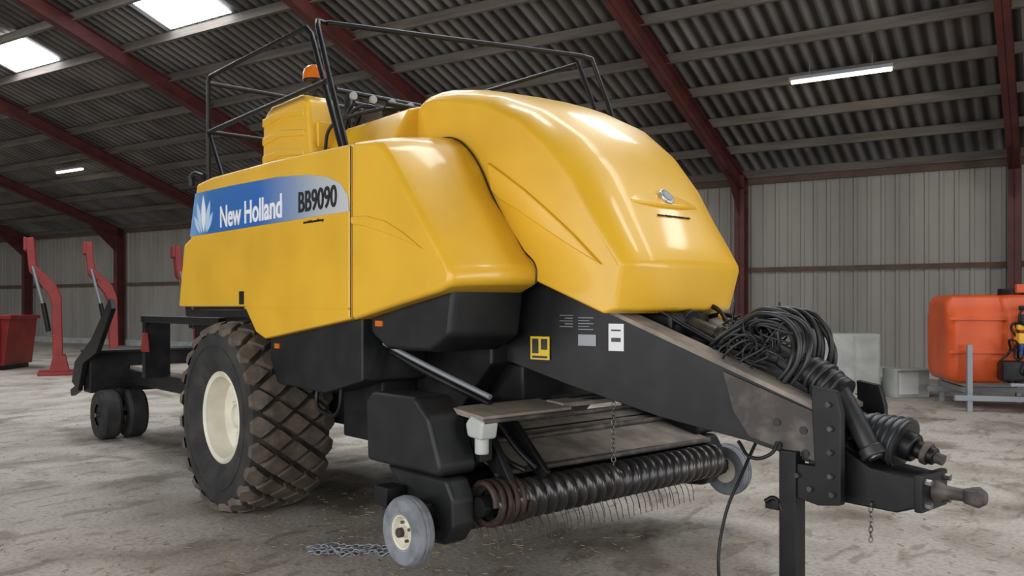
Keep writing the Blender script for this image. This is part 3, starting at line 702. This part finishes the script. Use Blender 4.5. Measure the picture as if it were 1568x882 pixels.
# ============================================================ BACKGROUND ITEMS
def loader(dx, dy):
    e = empty('front_loader_arm', (-11.6 + dx, 21 + dy, 0), math.radians(27))
    o = 11.6
    arm = [(-12.16, 3.40), (-11.98, 3.42), (-11.92, 2.72), (-11.50, 2.28), (-11.38, 1.95), (-11.34, .2), (-11.56, .2), (-11.60, 1.85), (-11.70, 2.08), (-12.08, 2.58)]
    for k, y in enumerate((0, .6)):
        prism('arm_%d' % k, [(x + o, z) for x, z in arm], y, y + .12, RED, e, .02)
        cyl('ram_%d' % k, (-12.0 + o, y - .04, 2.7), (-11.72 + o, y - .04, 1.5), .035, GALV, e)
        cyl('ram_barrel_%d' % k, (-11.78 + o, y - .04, 1.8), (-11.66 + o, y - .04, 1.1), .05, BLK, e)
        box('foot_%d' % k, (-11.9 + o, y - .03, 0), (-11.0 + o, y + .15, .10), RED, e, .01)
        box('bracket_%d' % k, (-11.65 + o, y - .03, .1), (-11.2 + o, y + .15, .5), RED, e, .02, taper=(.6, 1))
    box('cross_tube', (-11.95 + o, 0, 2.35), (-11.80 + o, .7, 2.48), RED, e, .03)
    box('tool_carrier', (-12.20 + o, -.02, 3.1), (-12.12 + o, .75, 3.42), RED, e, .02)
loader(0.2, 0); loader(.90, 1.5); loader(2.65, 3.0)

sk = empty('skip_bin', (-14.55, 23.5, 0), math.radians(5))
prism('body', [(-1.2, .12), (-1.35, 1.42), (1.0, 1.42), (.85, .12)], -.8, .8, RED, sk, .02)
prism('rim', [(-1.40, 1.38), (-1.40, 1.48), (1.05, 1.48), (1.05, 1.38)], -.86, .86, RED, sk, .01)
for i in range(5): box('rib_%d' % i, (-1.1 + i * .45, -.86, .2), (-1.02 + i * .45, -.79, 1.4), RED, sk, .005)
box('skid', (-1.1, -.7, 0), (.8, .7, .13), BLK, sk, .01)

sp = empty('field_sprayer', (8.38, 14.6, 0), math.radians(-12))
loft('tank', [[(x, y * k, 1.15 + (z - 1.15) * k) for y, z in ((-.62, .45), (-.70, .7), (-.70, 1.6), (-.55, 1.92), (.55, 1.92), (.7, 1.6), (.7, .7), (.62, .45))] for x, k in ((-1.0, .86), (-.9, 1), (-.2, 1), (-.12, .96), (-.04, 1), (1.2, 1), (1.3, .86))], ORT, sp, .06, 4)
cyl('tank_lid', (0.2, 0, 1.9), (.2, 0, 2.03), .22, BLK, sp, bevel=.02)
for i, x in enumerate((-.72, .55)):
    for y in (-.85, .75):
        box('leg_%d%d' % (i, y > 0), (x - .04, y - .04, 0), (x + .04, y + .04, 1.1), GALV, sp, .006)
box('base_rail_front', (-.95, -.9, .18), (1.3, -.80, .27), GALV, sp, .006)
box('base_rail_back', (-.95, .7, .18), (1.3, .80, .27), GALV, sp, .006)
box('base_rail_side', (-.76, -.9, .30), (-.68, .8, .38), GALV, sp, .006)
box('shelf', (-.2, -1.15, .45), (1.3, -.75, .50), GALV, sp, .006)
box('pump_body', (-.30, -1.10, .52), (.05, -.78, .85), BLK, sp, .05)
box('valve_bank', (-.05, -1.05, 1.12), (.95, -.80, 1.30), YEL, sp, .03)
box('valve_cover', (-.05, -1.0, 1.34), (.9, -.78, 1.44), YEL, sp, .03)
for i in range(5): cyl('valve_%d' % i, (.02 + i * .18, -.95, 1.42), (.02 + i * .18, -.95, 1.6), .05, BLUE if i % 2 else BLK, sp, bevel=.01)
for i in range(4): cyl('meter_%d' % i, (.0 + i * .17, -1.0, .95), (.0 + i * .17, -1.0, 1.12), .045, BLUE, sp, bevel=.01)
box('blue_canister', (.35, -1.05, .5), (.75, -.78, .9), BLUE, sp, .06, seg=4)
hs = []
for i in range(16):
    p = Vector((random.uniform(-.30, .4), -1.0, random.uniform(.6, 1.5)))
    hs.append([tuple(p + Vector((random.uniform(-.18, .18), random.uniform(-.12, .1), random.uniform(-.25, .25)))) for _ in range(4)])
tube('spray_hoses', hs, .018, BLK, sp)
for z in (.95, 1.5): box('tank_strap_%d' % (z * 10), (-.98, -.725, z), (-.1, -.70, z + .05), ORT, sp, .003)
box('boom_frame', (.0, -.95, 1.66), (1.3, -.87, 1.74), BLK, sp, .01)
box('boom_top', (.1, -.5, 1.95), (1.3, -.4, 2.1), ORT, sp, .02)

cb = empty('storage_cabinet', (6.62, 16.6, 0), math.radians(-10))
box('body', (-.55, -.35, .05), (.48, .35, 1.2), LGREY, cb, .03)
box('door', (-.50, -.37, .10), (-.02, -.34, 1.14), LGREY, cb, .01); box('door_2', (.02, -.37, .10), (.44, -.34, 1.14), LGREY, cb, .01)
box('plinth', (-.5, -.3, 0), (.44, .3, .06), BLK, cb, 0)
cb = empty('cardboard_box', (7.56, 16.3, 0), math.radians(12))
box('body', (-.35, -.22, 0), (.35, .22, .54), LGREY, cb, .01)
box('label', (-.30, -.235, .06), (.10, -.218, .48), WHT, cb, .003)
box('flap', (-.36, -.34, .52), (.36, -.2, .54), LGREY, cb, 0)
pl = empty('wooden_pallet', (7.35, 17.6, 0), math.radians(-30))
for i in range(5): box('slat_%d' % i, (-.6, -.4 + i * .18, .11), (.6, -.28 + i * .18, .14), WOOD, pl, 0)
for i in range(3): box('bearer_%d' % i, (-.6 + i * .53, -.4, 0), (-.5 + i * .53, .44, .11), WOOD, pl, 0)

# ============================================================ LIGHT
w = bpy.data.worlds.new('world'); bpy.context.scene.world = w; w.use_nodes = True
w.node_tree.nodes['Background'].inputs[0].default_value = (.80, .88, 1, 1)
w.node_tree.nodes['Background'].inputs[1].default_value = 1.5
def area(name, s, t, z, sx, sy, power, aim, col=(1, 1, 1), along=(1, 0, 0)):
    l = bpy.data.lights.new(name, 'AREA'); l.shape = 'RECTANGLE'; l.size = sx; l.size_y = sy; l.energy = power; l.color = col
    o = bpy.data.objects.new(name, l); C.objects.link(o)
    M = Matrix.Translation(HB) @ Matrix.Rotation(HR, 4, 'Z')
    p = M @ Vector((s, t, z)); d = (M @ Vector(aim)) - p
    x = (M.to_3x3() @ Vector(along))
    zc = -d.normalized(); yv = zc.cross(x).normalized(); xv = yv.cross(zc)
    R = Matrix((xv, yv, zc)).transposed().to_4x4()
    o.matrix_world = Matrix.Translation(p) @ R
    return o
area('doorway_daylight', -4, TW - .1, 2.4, 21, 4.4, 800, (-4, 0, 2.0), (1, .98, .95))
area('gable_side_fill', S0 + .1, 15.5, 2.4, 10.5, 4.6, 750, (0, 15.5, 2.4), (1, .98, .96), (0, 1, 0))  # added side light at an unseen gable opening, brightens one flank of the corrugation
area('ridge_fill', 14, TW / 2, EAV + SL * TW / 2 - .35, 60, .8, 1650, (14, TW / 2, 0), (.98, .98, 1))  # added fill strip under the ridge, the roof has no opening there

# ============================================================ CAMERA
cd = bpy.data.cameras.new('camera'); cam = bpy.data.objects.new('camera', cd); C.objects.link(cam)
cam.location = (0, 0, 1.74); cam.rotation_euler = (math.pi / 2, 0, 0)
cd.sensor_width = 36; cd.lens = 36 * 1300 / 1568; cd.shift_y = 27 / 1568; cd.clip_end = 300
bpy.context.scene.camera = cam
